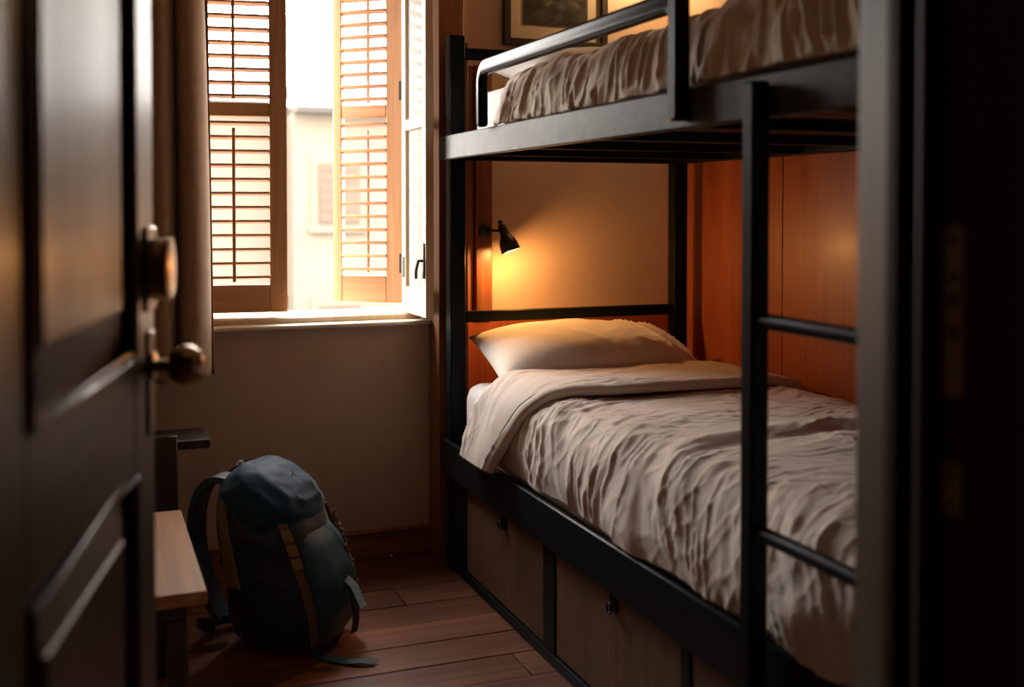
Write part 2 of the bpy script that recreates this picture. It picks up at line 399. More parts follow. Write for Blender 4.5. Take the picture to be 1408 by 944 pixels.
# ------------------------------------------------------------ shutters
def shutter(loc, ang, W, label, tilt, stf):
    """local x runs from the hinge to the free edge, y through the thickness"""
    t = root('louvred_shutter', loc, label, 'shutter', 'pair of louvred window shutters', local=True, rz=ang)
    H, T = 1.42, 0.032; st = 0.070
    box('stile', 0, st, -T / 2, T / 2, 0, H, 'pine', t, 0.003)
    box('stile', W - st * stf, W, -T / 2, T / 2, 0, H, 'pine', t, 0.003)
    rails = ((0, .105), (.735, .785), (H - .09, H))
    for a, b in rails: box('rail', st, W - st * stf, -T / 2 + .001, T / 2 - .001, a, b, 'pinex', t, 0.003)
    xa, xb = st, W - st * stf
    pr = None
    for a, b in ((.105, .735), (.785, H - .09)):
        n = 12 if b < .8 else 11
        stp = (b - a) / n
        for i in range(n):
            zc = a + stp * (i + .5)
            if pr is None:
                bm = bmesh.new(); bbox(bm, xa, xb, -.021, .021, zc - .0045, zc + .0045, .002, 1)
                cz = Vector((0, 0, zc)); bm.transform(Matrix.Translation(cz) @ Matrix.Rotation(R(tilt), 4, 'X') @ Matrix.Translation(-cz))
                pr = put('louvre', bm, 'pinex', t, True, 40)
            else:
                place_copy(pr, 'louvre', (ORG[pr].x, ORG[pr].y, zc), t)
        xm = (xa + xb) / 2
        box('tilt_rod', xm - .006, xm + .006, -.036, -.024, a + .012, b - .045, 'pine', t, 0.002)
    for z in (.12, .80, 1.25):
        box('hinge', -.004, .012, -.019, .019, z, z + .075, 'iron', t, 0.001)
    for z in (.015, .80):
        box('corner_pin', W - .004, W + .002, -.008, .008, z, z + .05, 'iron', t)
    return t
shutter((1.194, 4.262, .942), R(180 - 40), .305, 'louvred pine shutter swung outward on the right of the window gap', 9, .55)
shutter((0.338, 4.285, .925), math.atan2(-0.05, 0.385), .395, 'louvred pine shutter half hidden by the brown curtain', -10, .93)

# ------------------------------------------------------------ outside
struct(box('street_ground', -30, 40, 4.6, 60, -3.4, -3.2, 'street'))
def house(x0, x1, y0, y1, zt, m, label, wins, oh=(.0, .3), name='street_house'):
    h = root(name, ((x0 + x1) / 2, y0, -3.2), label, 'building')
    box('wall', x0, x1, y0, y1, -3.2, zt, m, h)
    box('eave', x0 - oh[0], x1 + oh[1], y0 - .45, y1, zt, zt + .14, 'eave', h)
    prism('roof', [(y0 - .5, zt + .14), (y1, zt + .14), (y1, zt + .75)], x0 - oh[0], x1 + oh[1], 'roof', h, axis='x')
    for (a, b, c, e, leafn) in wins:
        f = box('window_surround', a - .16, b + .16, y0 - .06, y0 + .02, c - .16, e + .22, m, h, 0.01)
        box('window_ledge', a - .22, b + .22, y0 - .16, y0 - .06, c - .20, c - .10, m, h, 0.01)
        mid = (a + b) / 2
        for q, (p0, p1) in enumerate(((a, mid - .01), (mid + .01, b))):
            s_ = box('window_shutter', p0, p1, y0 - .10, y0 - .065, c, e, 'farshutter', h, 0.006)
            for i in range(6):
                zz = c + (e - c) * (i + .5) / 6
                box('shutter_slat', p0 + .06, p1 - .06, y0 - .115, y0 - .101, zz - .06, zz + .06, 'farshutter', s_, 0.003)
    return h
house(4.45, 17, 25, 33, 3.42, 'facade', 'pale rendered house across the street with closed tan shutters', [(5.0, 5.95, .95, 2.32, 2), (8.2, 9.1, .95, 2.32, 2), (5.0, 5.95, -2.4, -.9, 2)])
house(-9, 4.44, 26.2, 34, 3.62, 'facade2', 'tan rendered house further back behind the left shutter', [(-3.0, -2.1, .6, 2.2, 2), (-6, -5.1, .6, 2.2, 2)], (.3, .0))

# ------------------------------------------------------------ bunk bed
BX0, BX1, BY0, BY1 = 1.255, 2.240, 1.29, 3.91
bed = root('bunk_bed', ((BX0 + BX1) / 2, (BY0 + BY1) / 2, 0), 'black metal bunk bed with ladder and storage drawers along the wood wall', 'bunk bed')
for x0, x1 in ((BX0, BX0 + .058), (BX1 - .058, BX1)):
    for y0, y1, zt in ((BY1 - .058, BY1, 1.945), (BY0, BY0 + .058, 1.965)):
        box('post', x0, x1, y0, y1, 0, zt, 'metal', bed, 0.004)
def side_rail(x0, x1, z0, z1, m): return box('side_rail', x0, x1, BY0 + .02, BY1 - .004, z0, z1, m, bed, 0.004)
side_rail(BX0 - .028, BX0 - .002, 1.492, 1.578, 'rail')
side_rail(BX1 - .030, BX1 - .004, 1.492, 1.578, 'metal') if False else box('side_rail', BX1 - .050, BX1 - .010, BY0 + .06, BY1 - .06, 1.492, 1.578, 'metal', bed, 0.004)
box('side_rail', BX0 - .020, BX0 - .002, BY0 + .02, BY1 - .004, .345, .472, 'metal', bed, 0.004)
box('side_rail', BX1 - .050, BX1 - .010, BY0 + .06, BY1 - .06, .345, .472, 'metal', bed, 0.004)
for z0, z1 in ((.898, .938), (1.862, 1.902), (1.492, 1.578), (.345, .472)):
    box('head_rail', BX0 + .059, BX1 - .059, BY1 - .050, BY1 - .012, z0, z1, 'metal', bed, 0.004)
    box('foot_rail', BX0 + .059, BX1 - .059, BY0 + .012, BY0 + .050, z0, z1, 'metal', bed, 0.004)
# slats under the upper mattress
pr = None
for i in range(15):
    y = BY0 + .14 + i * .172
    if pr is None: pr = box('slat', BX0 + .002, BX1 - .052, y - .045, y + .045, 1.524, 1.540, 'slat', bed, 0.002, 1)
    else: place_copy(pr, 'slat', (ORG[pr].x, y, ORG[pr].z), bed)
pr2 = None
for i in range(5):
    y = BY0 + .40 + i * .46
    box('cross_bar', BX0 + .002, BX1 - .052, y - .014, y + .014, 1.494, 1.522, 'metal', bed, 0.003)
box('bed_base', BX0 + .002, BX1 - .052, BY0 + .06, BY1 - .06, .40, .425, 'slat', bed)
# guard rail: bent flat bar loop on the outside of the upper rail
def guard(ya, yb, z0, z1, rad, wd, wv_a, wv_b):
    out = []; inn = []
    def arc(cy, cz, r_, a0, a1, n=8): return [(cy + r_ * math.cos(R(a0 + (a1 - a0) * i / n)), cz + r_ * math.sin(R(a0 + (a1 - a0) * i / n))) for i in range(n + 1)]
    out = [(ya, z0[0])] + arc(ya - rad, z1 - rad, rad, 0, 90) + arc(yb + rad, z1 - rad, rad, 90, 180) + [(yb, z0[1])]
    r2 = rad - wd if rad - wd > .01 else .01
    inn = [(ya - wv_a, z0[0])] + arc(ya - wv_a - r2, z1 - wd - r2, r2, 0, 90) + arc(yb + wv_b + r2, z1 - wd - r2, r2, 90, 180) + [(yb + wv_b, z0[1])]
    return out + inn[::-1]
gp = guard(3.405, 2.105, (1.579, 1.507), 1.792, .075, .048, .038, .034)
g = prism('guard_rail', gp, BX0 - .062, BX0 - .029, 'gloss', bed, 0.011, axis='x', seg=5)
box('guard_post', BX0 - .064, BX0 - .027, 2.102, 2.142, 1.507, 1.885, 'metal', bed, 0.005)
# ladder
ld = bpy.data.objects.new('ladder', None); C.objects.link(ld); ld.parent = bed
ORG[ld] = Vector((BX0 - .05, 1.7, 0)); ld.location = ORG[ld] - ORG[bed]
LA, LB = 1.815, 1.385
for y in (LA, LB): box('ladder_side', BX0 - .072, BX0 - .031, y - .020, y + .020, 0, 1.560, 'metal', ld, 0.005)
for z in (1.105, .700, .295):
    tube('rung', [(BX0 - .052, LB + .02, z), (BX0 - .052, LA - .02, z)], .0150, 'metal', ld, 14)
# storage drawers under the lower bunk
for y0, y1 in ((3.690, 3.85), (2.905, 2.990), (2.145, 2.188), (BY0 + .06, 1.40)):
    box('divider', BX0 + .002, BX0 + .03, y0, y1, .036, .343, 'metal', bed, 0.002)
box('bottom_rail', BX0 - .002, BX0 + .04, BY0 + .06, BY1 - .06, 0.0, .034, 'metal', bed, 0.002)
for y0, y1 in ((2.993, 3.687), (2.191, 2.902), (1.403, 2.142)):
    dr = box('drawer', BX0 + .006, BX0 + .55, y0, y1, .038, .341, 'drawer', bed, 0.002, 1)
    ym = (y0 + y1) / 2 - .02
    bm = bmesh.new(); bbox(bm, BX0 - .001, BX0 + .006, ym - .020, ym + .020, .290, .328, .002)
    tube_bm(bm, [(BX0 - .010, ym + .013 * math.cos(R(a)), .300 + .013 * math.sin(R(a))) for a in range(0, 360, 30)], .0025, 6, closed=True)
    put('ring_pull', bm, 'metal', dr, True, 40)

# ------------------------------------------------------------ mattresses and bedding
def rounded_slab(name, x0, x1, y0, y1, z0, z1, m, label, cat, bev=.05):
    bm = bmesh.new(); bbox(bm, x0, x1, y0, y1, z0, z1, bev, 5)
    o = put(name, bm, m, None, True, None, base=True); return tag(o, label, cat)
rounded_slab('mattress', BX0 + .028, BX1 - .055, BY0 + .07, 3.80, .428, .690, 'sheet', 'white sheeted mattress on the lower bunk', 'mattress', .055)
rounded_slab('mattress', BX0 + .034, BX1 - .055, BY0 + .07, 3.70, 1.545, 1.722, 'sheet', 'white sheeted mattress edge behind the guard rail of the upper bunk', 'mattress', .05)

def resample(path, n):
    P = np.array(path, float); seg = np.sqrt((np.diff(P, axis=0) ** 2).sum(1)); L = np.concatenate([[0], np.cumsum(seg)])
    s = np.linspace(0, L[-1], n); Q = np.stack([np.interp(s, L, P[:, i]) for i in range(2)], 1)
    for _ in range(14):
        Q[1:-1] = (Q[:-2] + 2 * Q[1:-1] + Q[2:]) / 4
    T = np.gradient(Q, axis=0); T /= np.linalg.norm(T, axis=1)[:, None]
    Nn = np.stack([T[:, 1], -T[:, 0]], 1)       # (x,z) normal; path runs right to left so this points up
    return Q, Nn, s
def wrinkles(Y, s, side, k=1.0):
    """Y, s arrays (m); side 0 on top, 1 on the hanging side"""
    wy = Y + .10 * (vn(Y * 3.1 + 5, s * 3.3) - .5) + .035 * (vn(Y * 9, s * 8 + 4) - .5)
    ws = s + .10 * (vn(Y * 4 + 9, s * 4 + 2) - .5)
    sh = wy + .50 * (ws - .9)
    m1 = smoothstep(.25, .75, vn(Y * 3.7 + 11, s * 3 + 5)); m2 = smoothstep(.3, .7, vn(Y * 5.3 + 2, s * 4 + 17))
    a = ridged(sh * 9, ws * 3.2 + 7) ** 2 * (.35 + .65 * m1) + .55 * ridged(sh * 19 + 31, ws * 5.5) ** 2 * m2
    b = ridged(wy * 15 + ws * 4, ws * 3.4 + 13) ** 3 * (.3 + .7 * m2)
    c = ridged(wy * 34 + ws * 11 + 5, ws * 9 + 3) ** 2 * (.3 + .7 * m1)
    e_ = ridged(wy * 22 - ws * 14, ws * 12 + 9) ** 3 * m1
    low = vn(Y * 2.6 + 3, s * 3.1)
    f_ = ridged(wy * 60 + ws * 25, ws * 22 + 3) ** 2 * m2
    return k * (side * (.017 * a + .005 * c + .003 * e_) + (1 - side) * (.0050 * b + .0030 * c + .004 * e_) + .0022 * f_ + .016 * (low - .5))

def duvet_sheet(name, parent, m, path, ya_f, yb_f, nY, nS, side_at, hem=0.0, k=1.0, lift=0.0, extra=None, thick=.010):
    Q, Nn, s = resample(path, nS)
    u = np.linspace(0, 1, nY)
    YA = np.array([ya_f(x) for x in s / s[-1]]); YB = np.array([yb_f(x) for x in s / s[-1]])
    Y = YA[None] + (YB - YA)[None] * u[:, None]
    Sg = np.repeat(s[None], nY, 0)
    side = smoothstep(side_at[0], side_at[1], Sg)
    h = wrinkles(Y, Sg, side, k) + lift
    if extra is not None: h = h + extra(Y, Sg, side)
    P = np.zeros((nY, nS, 3))
    P[..., 0] = Q[None, :, 0] + Nn[None, :, 0] * h
    P[..., 2] = Q[None, :, 1] + Nn[None, :, 1] * h
    P[..., 1] = Y
    # uneven hem
    last = smoothstep(s[-1] - .12, s[-1], Sg)
    P[..., 2] += last * hem * (vn(Y * 5 + 3, Y * 0 + 2) - .5) * 2
    return grid(name, P[:, ::-1], m, parent, thick=thick), (Q, Nn, s)

low_path = [(2.232, .665), (2.215, .712), (2.10, .735), (1.42, .738), (1.345, .725), (1.285, .675), (1.262, .60), (1.252, .54), (1.258, .482)]
band_path = [(2.232, .665), (2.215, .712), (2.10, .735), (1.42, .738), (1.345, .725), (1.285, .675), (1.256, .60), (1.232, .53), (1.222, .478)]
dv = root('duvet', (1.75, 2.4, .70), 'crumpled beige linen duvet turned back on the lower bunk', 'duvet')
def crease(Y, Sg, side):
    # one long soft crease running across the top, as in the picture
    yc = 2.42 + .06 * np.sin(Sg * 4)
    top = 1 - side
    return top * (.012 * np.exp(-((Y - yc) / .035) ** 2) - .010 * np.exp(-((Y - yc + .07) / .03) ** 2)) * smoothstep(.15, .35, Sg) - .004
o, lp = duvet_sheet('duvet_cover', dv, 'duvet', low_path, lambda q: 1.37, lambda q: 3.44, 420, 210, (.80, .98), hem=.004, extra=crease)
# the turned-back band: thicker layer with a rolled front edge
def band(Y0f, Y1f, path, parent, m):
    Q, Nn, s = resample(path, 200); q = s / s[-1]
    Yf = np.array([Y0f(x) for x in q]); Yb = np.array([Y1f(x) for x in q])
    prof = [(0.0, .000), (-.010, .004), (-.016, .014), (-.012, .026), (.0, .033), (.02, .035)]
    rows = []
    n = 70
    tt = [(Yf + a, np.full_like(Yf, b)) for a, b in prof]
    for i in range(1, n + 1):
        f = i / n; tt.append((Yf + .02 + (Yb - Yf - .04) * f, np.full_like(Yf, .035 + .004 * math.sin(f * 6))))
    for a, b in ((.012, .030), (.018, .016), (.012, .002), (.0, -.008)): tt.append((Yb - .02 + a, np.full_like(Yf, b)))
    P = np.zeros((len(tt), len(s), 3))
    for i, (yy, hh) in enumerate(tt):
        wob = .010 * (vn(s * 6 + 1, s * 0 + 4) - .5) if i < 8 else 0
        side = smoothstep(.80, .98, s)
        h = hh + wrinkles(yy, s + .3, side, .75) * (1.0 if i > 5 else .6) + .002
        P[i, :, 0] = Q[:, 0] + Nn[:, 0] * h; P[i, :, 2] = Q[:, 1] + Nn[:, 1] * h; P[i, :, 1] = yy + wob
    return grid('turned_back_hem', P[:, ::-1], m, parent, thick=.004)
band(lambda q: 3.085 + .20 * max(0, (q - .60) / .40) ** 1.5, lambda q: 3.450 + .105 * max(0, (q - .62) / .38), band_path, dv, 'duvet')

up_path = [(2.21, 1.690), (2.17, 1.750), (1.42, 1.765), (1.345, 1.750), (1.300, 1.705), (1.280, 1.645), (1.274, 1.586)]
du = root('duvet', (1.75, 2.4, 1.73), 'crumpled duvet in warm-lit tan spilling over the rail of the upper bunk', 'duvet')
def bulge(Y, Sg, side):
    k = 1 - smoothstep(1.95, 2.30, Y)
    g = side * .010 * ridged(Y * 26 + Sg * 9 + .5 * vn(Y * 8, Sg * 8), Sg * 7) ** 2
    return g + .006 + side * .030 * k + .02 * k * (1 - side)
duvet_sheet('duvet_cover', du, 'duvet2', up_path, lambda q: 1.37, lambda q: 3.26 + .17 * max(0, (q - .6) / .4), 440, 190, (.78, .92), hem=.002, k=.8, extra=bulge)

def pillow(name, loc, rot, sx, sy, sz, m, label, seed=0):
    n = 64
    u = np.linspace(-1, 1, n); U, V = np.meshgrid(u, u, indexing='ij')
    # pull the edges in a little between the corners
    X = sx / 2 * U * (1 - .07 * (1 - V ** 2) * 0 - .05 * (1 - np.abs(V) ** 2) * np.abs(U) ** 3)
    Y = sy / 2 * V * (1 - .09 * (1 - np.abs(U) ** 2) * np.abs(V) ** 3)
    th = (np.clip(1 - np.abs(U) ** 2.6, 0, 1) * np.clip(1 - np.abs(V) ** 2.6, 0, 1)) ** .55
    edge = smoothstep(.55, 1.0, np.maximum(np.abs(U), np.abs(V))) * (1 - smoothstep(.97, 1, np.maximum(np.abs(U), np.abs(V))))
    w_ = ridged(X * 11 + V * 1.2 + seed, Y * 5 + X * 4 + 3) ** 3 * .013 * smoothstep(-.9, .8, U) + edge * .0015 + .004 * ridged(X * 24 - Y * 20 + seed, Y * 13 + 6) ** 3 * smoothstep(-.5, .6, U) * ridged(X * 26 + seed, Y * 26)
    Zt = sz * .60 * th + w_ * np.minimum(1, th * 3); Zb = -sz * .40 * th
    P = np.concatenate([np.stack([X, Y, Zt], -1), np.stack([X, Y, Zb], -1)[:, ::-1]], 1)
    o = grid(name, P, m)
    bm = bmesh.new(); bm.from_mesh(o.data); bmesh.ops.remove_doubles(bm, verts=bm.verts[:], dist=.0005)
    bmesh.ops.recalc_face_normals(bm, faces=bm.faces[:]); bm.to_mesh(o.data); bm.free()
    for p in o.data.polygons: p.use_smooth = True
    o.location = loc; o.rotation_euler = rot
    return tag(o, label, 'pillow')
pillow('pillow', (1.715, 3.635, .795), (R(14), R(2), R(-4)), .80, .46, .20, 'pillow', 'plump pale pillow lit by the reading lamp on the lower bunk', 2)
pillow('pillow', (1.69, 3.49, 1.795), (R(6), 0, R(3)), .66, .42, .15, 'sheet', 'white pillow behind the guard rail on the upper bunk', 9)

# ------------------------------------------------------------ reading lamps
def lamp(xc, yc, zc, label, power, ax, col=(1.0, .44, .12)):
    t = root('reading_lamp', (xc, yc, zc), label, 'lamp', 'black bunk reading lamps')
    mx = Matrix.Translation((xc, yc - .001, zc)) @ Matrix.Rotation(R(90), 4, 'X')
    lathe('wall_mount', [(0, .0), (.026, .0), (.027, .006), (.025, .014), (.012, .018), (0, .018)], 'lampmetal', t, 20, mx)
    J = Vector((xc + .036, yc - .115, zc + .002))
    tube('arm', [(xc, yc - .018, zc), (xc + .006, yc - .050, zc + .003), (xc + .018, yc - .092, zc + .004), J], .0055, 'lampmetal', t, 8)
    ax = Vector(ax).normalized()
    q = ax.to_track_quat('Z', 'Y').to_matrix().to_4x4()
    mx = Matrix.Translation(J - ax * .020) @ q @ Matrix.Scale(.90, 4)
    sh = lathe('lamp_shade', [(0, -.012), (.012, -.010), (.018, .0), (.019, .030), (.023, .046), (.034, .062), (.040, .085), (.042, .112), (.0405, .112), (.0385, .085), (.032, .064), (.020, .048), (0, .046)], 'lampmetal', t, 28, mx)
    lathe('pivot_knob', [(0, -.026), (.008, -.026), (.009, -.018), (.009, -.012), (0, -.012)], 'lampmetal', t, 14, mx)
    lathe('bulb', [(0, .058), (.010, .060), (.016, .072), (.018, .088), (.014, .100), (0, .105)], 'bulb', t, 18, mx)
    l = bpy.data.lights.new('lamp_glow', 'POINT'); l.energy = power; l.color = col; l.shadow_soft_size = .02
    lo = bpy.data.objects.new('lamp_glow', l); C.objects.link(lo); lo.parent = t
    lo.location = (J - ax * .020 + ax * .100) - Vector((xc, yc, zc))
    return t
lamp(1.458, 4.055, 1.228, 'lit black reading lamp on the wood stile over the lower bunk pillow', 9.0, (.30, -.20, -.93))
lamp(2.11, 4.098, 2.42, 'added black reading lamp, out of view, lighting the wall over the upper bunk', 9.0, (-.30, -.42, -.86), (1.0, .60, .28))  # lamp added out of view, implied by the glow on the upper wall

# ------------------------------------------------------------ picture above the upper bunk
pf = root('picture_frame', (1.77, 4.085, 1.95), 'dark framed landscape print on the wall above the upper bunk', 'picture')
PX0, PX1, PZ0, PZ1 = 1.547, 1.995, 1.955, 2.50
for a in ((PX0, PX0 + .028, PZ0, PZ1), (PX1 - .028, PX1, PZ0, PZ1)): box('frame_side', a[0], a[1], 4.068, 4.099, a[2], a[3], 'darkwood', pf, 0.003)
for a in ((PZ0, PZ0 + .028), (PZ1 - .028, PZ1)): box('frame_side', PX0 + .028, PX1 - .028, 4.068, 4.099, a[0], a[1], 'darkwood', pf, 0.003)
box('mat_board', PX0 + .028, PX1 - .028, 4.086, 4.096, PZ0 + .028, PZ1 - .028, 'mat', pf)
box('print', PX0 + .085, PX1 - .085, 4.083, 4.086, PZ0 + .085, PZ1 - .085, 'picture', pf)

# ------------------------------------------------------------ curtain
cr = root('curtain', (.17, 4.0, .75), 'brown cloth curtain hanging at the left side of the window', 'curtain')
nX, nZ = 260, 60
U, Vv = np.meshgrid(np.linspace(0, 1, nX), np.linspace(0, 1, nZ), indexing='ij')
flare = 1 + .035 * (1 - Vv)
ph = U * 2 * math.pi * 5.4 + .5 * np.sin(U * 9) + .35 * np.sin(Vv * 3 + U * 4)
CXp = -.16 + .585 * U * flare + .0150 * np.cos(ph)
CYp = 3.955 + .072 * np.sin(ph) * (.75 + .35 * (1 - Vv)) + .008 * np.sin(ph * 2.3 + 1)
CZp = .735 + (2.52 - .752) * Vv + .006 * np.sin(ph + 1) * (1 - Vv)
grid('curtain_panel', np.stack([CXp, CYp, CZp], -1), 'curtain', cr, thick=.004)
tube('curtain_rod', [(-.35, 3.955, 2.545), (1.20, 3.955, 2.545)], .012, 'iron', cr, 12)
for x in (-.30, 1.15): tube('rod_bracket', [(x, 4.099, 2.52), (x, 4.03, 2.52), (x, 3.957, 2.532)], .008, 'iron', cr, 8)
for i in range(8):
    x = -.13 + i * .078
    tube('curtain_ring', [(x, 3.955 + .020 * math.cos(R(a)), 2.537 + .020 * math.sin(R(a))) for a in range(0, 360, 30)], .003, 'iron', cr, 6, closed=True)

# ------------------------------------------------------------ bench and side table
bn = root('bench', (.06, 2.95, 0), 'light wooden bench with dark legs beside the open door', 'bench')
BNX0, BNX1, BNY0, BNY1 = -.20, .262, 2.586, 3.315
box('bench_top', BNX0, BNX1, BNY0, BNY1, .418, .450, 'bench', bn, 0.003)
for x in (BNX0 + .03, BNX1 - .085):
    for y in (BNY0 + .04, BNY1 - .085): box('leg', x, x + .045, y, y + .045, 0, .373, 'darkwood', bn, 0.003)
box('apron', BNX0 + .03, BNX1 - .04, BNY0 + .045, BNY0 + .07, .375, .417, 'darkwood', bn, 0.002)
box('apron', BNX0 + .03, BNX1 - .04, BNY1 - .07, BNY1 - .045, .375, .417, 'darkwood', bn, 0.002)
box('apron', BNX1 - .075, BNX1 - .05, BNY0 + .072, BNY1 - .072, .375, .417, 'darkwood', bn, 0.002)
box('apron', BNX0 + .04, BNX0 + .065, BNY0 + .072, BNY1 - .072, .375, .417, 'darkwood', bn, 0.002)

st = root('side_table', (.05, 3.74, 0), 'low dark wooden side table behind the bench', 'side table')
box('table_top', -.30, .380, 3.64, 3.84, .553, .583, 'darkwood', st, 0.004)
for x in (.202, -.25): box('leg', x, x + .075, 3.60, 3.638, 0, .607, 'darkwood', st, 0.004); 
for x in (.202, -.25): box('leg', x, x + .075, 3.80, 3.838, 0, .552, 'darkwood', st, 0.004)
box('stretcher', -.174, .201, 3.70, 3.74, .12, .16, 'darkwood', st, 0.003)

# ------------------------------------------------------------ open door on the left
DH = 2.10; DW = .885; DT = .045
dirn = Vector((math.sin(R(12.6)), math.cos(R(12.6)), 0))
Fp = Vector((.085, 1.855, 0)); Hp = Fp - dirn * DW
dr = root('door_1', (Hp.x, Hp.y, .012), 'dark panelled wooden door standing open with brass lock and knob', 'door', local=True, rz=R(90 - 12.6), kind='structure')
# local x: hinge to free edge; -y faces the camera side
SW = .165
box('stile', DW - SW, DW, -DT / 2, DT / 2, 0, DH, 'door', dr, 0.004)
box('stile', 0, SW, -DT / 2, DT / 2, 0, DH, 'door', dr, 0.004)
zr = ((0, .22), (.925, 1.09), (DH - .13, DH))
for a, b in zr: box('rail', SW, DW - SW, -DT / 2 + .0005, DT / 2 - .0005, a, b, 'doorx', dr, 0.004)
def raised(name, x0, x1, z0, z1):
    bm = bmesh.new()
    def ring(i, y): return [bm.verts.new(p) for p in ((x0 + i, y, z0 + i), (x1 - i, y, z0 + i), (x1 - i, y, z1 - i), (x0 + i, y, z1 - i))]
    for s_ in (-1, 1):
        rs = [ring(0, s_ * .0005), ring(0, s_ * .004), ring(.016, s_ * .004), ring(.075, s_ * .017), ring(.078, s_ * .0205)]
        if s_ == -1: first = rs[0]
        for A, B in zip(rs, rs[1:]):
            for j in range(4): bm.faces.new((A[j], A[(j + 1) % 4], B[(j + 1) % 4], B[j]))
        bm.faces.new(rs[-1])
    return put(name, bm, 'door', dr)
for z0, z1 in ((.22, .925), (1.09, DH - .13)):
    raised('door_panel', SW, DW - SW, z0, z1)
    for s_ in (-1, 1):
        bm = bmesh.new()
        x0, x1 = SW, DW - SW; y = s_ * (DT / 2 - .004)
        tube_bm(bm, [(x0 + .006, y, z0 + .006), (x1 - .006, y, z0 + .006), (x1 - .006, y, z1 - .006), (x0 + .006, y, z1 - .006)], .011, 8, closed=True)
        put('panel_moulding', bm, 'door', dr, True, 50)
LZ = 1.213
box('lock_plate', DW - .085, DW - .003, -DT / 2 - .006, -DT / 2, LZ - .065, LZ + .065, 'darkbrass', dr, 0.003)
mx = Matrix.Translation((DW - .042, -DT / 2 - .006, LZ)) @ Matrix.Rotation(R(90), 4, 'X')
lathe('lock_drum', [(0, 0), (.048, 0), (.049, .006), (.047, .018), (.050, .021), (.050, .027), (.045, .029), (0, .029)], 'brass', dr, 32, mx)
KZ = 1.062
box('escutcheon', DW - .068, DW - .020, -DT / 2 - .005, -DT / 2, KZ - .105, KZ + .055, 'darkbrass', dr, 0.002)
mx = Matrix.Translation((DW - .043, -DT / 2 - .005, KZ)) @ Matrix.Rotation(R(90), 4, 'X')
lathe('door_knob', [(0, 0), (.022, 0), (.022, .004), (.012, .007), (.010, .014), (.012, .020), (.022, .025), (.030, .036), (.0325, .048), (.031, .060), (.024, .071), (.012, .077), (0, .078)], 'brass', dr, 32, mx)
for z in (.25, 1.05, 1.85): box('hinge', -.012, .003, -.012, .012, z, z + .10, 'darkbrass', dr, 0.002)

# door frame: right jamb with bead and strike plates, left jamb, head
def profile_jamb(name, poly, z1=2.155): return struct(prism(name, poly, 0, z1, 'jamb', None))
jr = profile_jamb('trim_5', [(.9345, .79), (.905, .79), (.905, 1.028), (.912, 1.034), (.912, 1.050), (.893, 1.056), (.895, 1.075), (.9315, 1.172), (.960, 1.178), (.990, 1.178), (.990, 1.151), (.9345, 1.151)])
bm = bmesh.new(); tube_bm(bm, [(.903, 1.010, 0), (.903, 1.010, 2.155)], .0145, 14); put('stop_bead', bm, 'jamb', jr, True, 50)
def strike(z0, z1, holes):
    s_ = box('strike_plate', .9035, .9052, .9590, .9885, z0, z1, 'steel', jr, 0.0005, 1)
    for z, r_ in holes:
        mx = Matrix.Translation((.9036, .974, z)) @ Matrix.Rotation(R(-90), 4, 'Y')
        lathe('screw', [(0, 0), (r_, 0), (r_ * .9, .0012), (0, .0012)], 'plastic', s_, 12, mx)
def zj(y): return CAMZ - (y - HOR) / FPX * 1.235
strike(zj(545), zj(312), ((zj(330), .006), (zj(382), .006), (zj(412), .008), (zj(458), .008)))
strike(zj(710), zj(640), ((zj(655), .005), (zj(695), .005)))
struct(box('trim_6', -.1195, -.098, .79, 1.151, 0, 2.155, 'jamb', None, 0.002))
struct(box('trim_7', -.097, .904, .79, 1.151, 2.13, 2.159, 'jamb', None, 0.002))

# ------------------------------------------------------------ backpack
bp = root('backpack', (.578, 3.41, 0), 'large navy blue hiking backpack standing on the floor below the window', 'backpack', local=True, rz=R(-38)); bp.scale = (.99, .97, .92)
TZ = np.array([0.0, .012, .05, .12, .22, .34, .44, .51, .555])
TA = np.array([.085, .130, .160, .170, .166, .152, .136, .112, .075])
TB = np.array([.095, .135, .160, .170, .172, .166, .155, .130, .090])
TC = np.array([.030, .028, .024, .018, .004, -.020, -.045, -.066, -.078])
def body(theta, z, off=0.0, wr=1.0):
    theta = np.asarray(theta, float); z = np.asarray(z, float)
    a = np.interp(z, TZ, TA); b = np.interp(z, TZ, TB); c = np.interp(z, TZ, TC)
    e = 2 / 2.9
    ct, sn = np.cos(theta), np.sin(theta)
    r = 1 + wr * (.05 * (ridged(theta * 1.6 + z * 3, z * 14) ** 2 - .5) + .03 * (vn(theta * 4, z * 22) - .5))
    x = c + (a * r + off) * np.sign(ct) * np.abs(ct) ** e
    y = (b * r + off) * np.sign(sn) * np.abs(sn) ** e
    return np.stack([x, y, z + 0 * theta], -1)
nt_, nz_ = 96, 70
th = np.linspace(0, 2 * math.pi, nt_, endpoint=False)
zz = np.concatenate([[0.0], np.linspace(.004, .555, nz_ - 2), [.555]])
TH, ZZ = np.meshgrid(th, zz, indexing='ij')
P = body(TH, ZZ)
P[:, 0, :2] = P[:, 0, :2].mean(0) ; P[:, -1, :2] = P[:, -1, :2].mean(0); P[:, -1, 2] += .012
grid('main_body', P, 'pack', bp, closed_u=True)
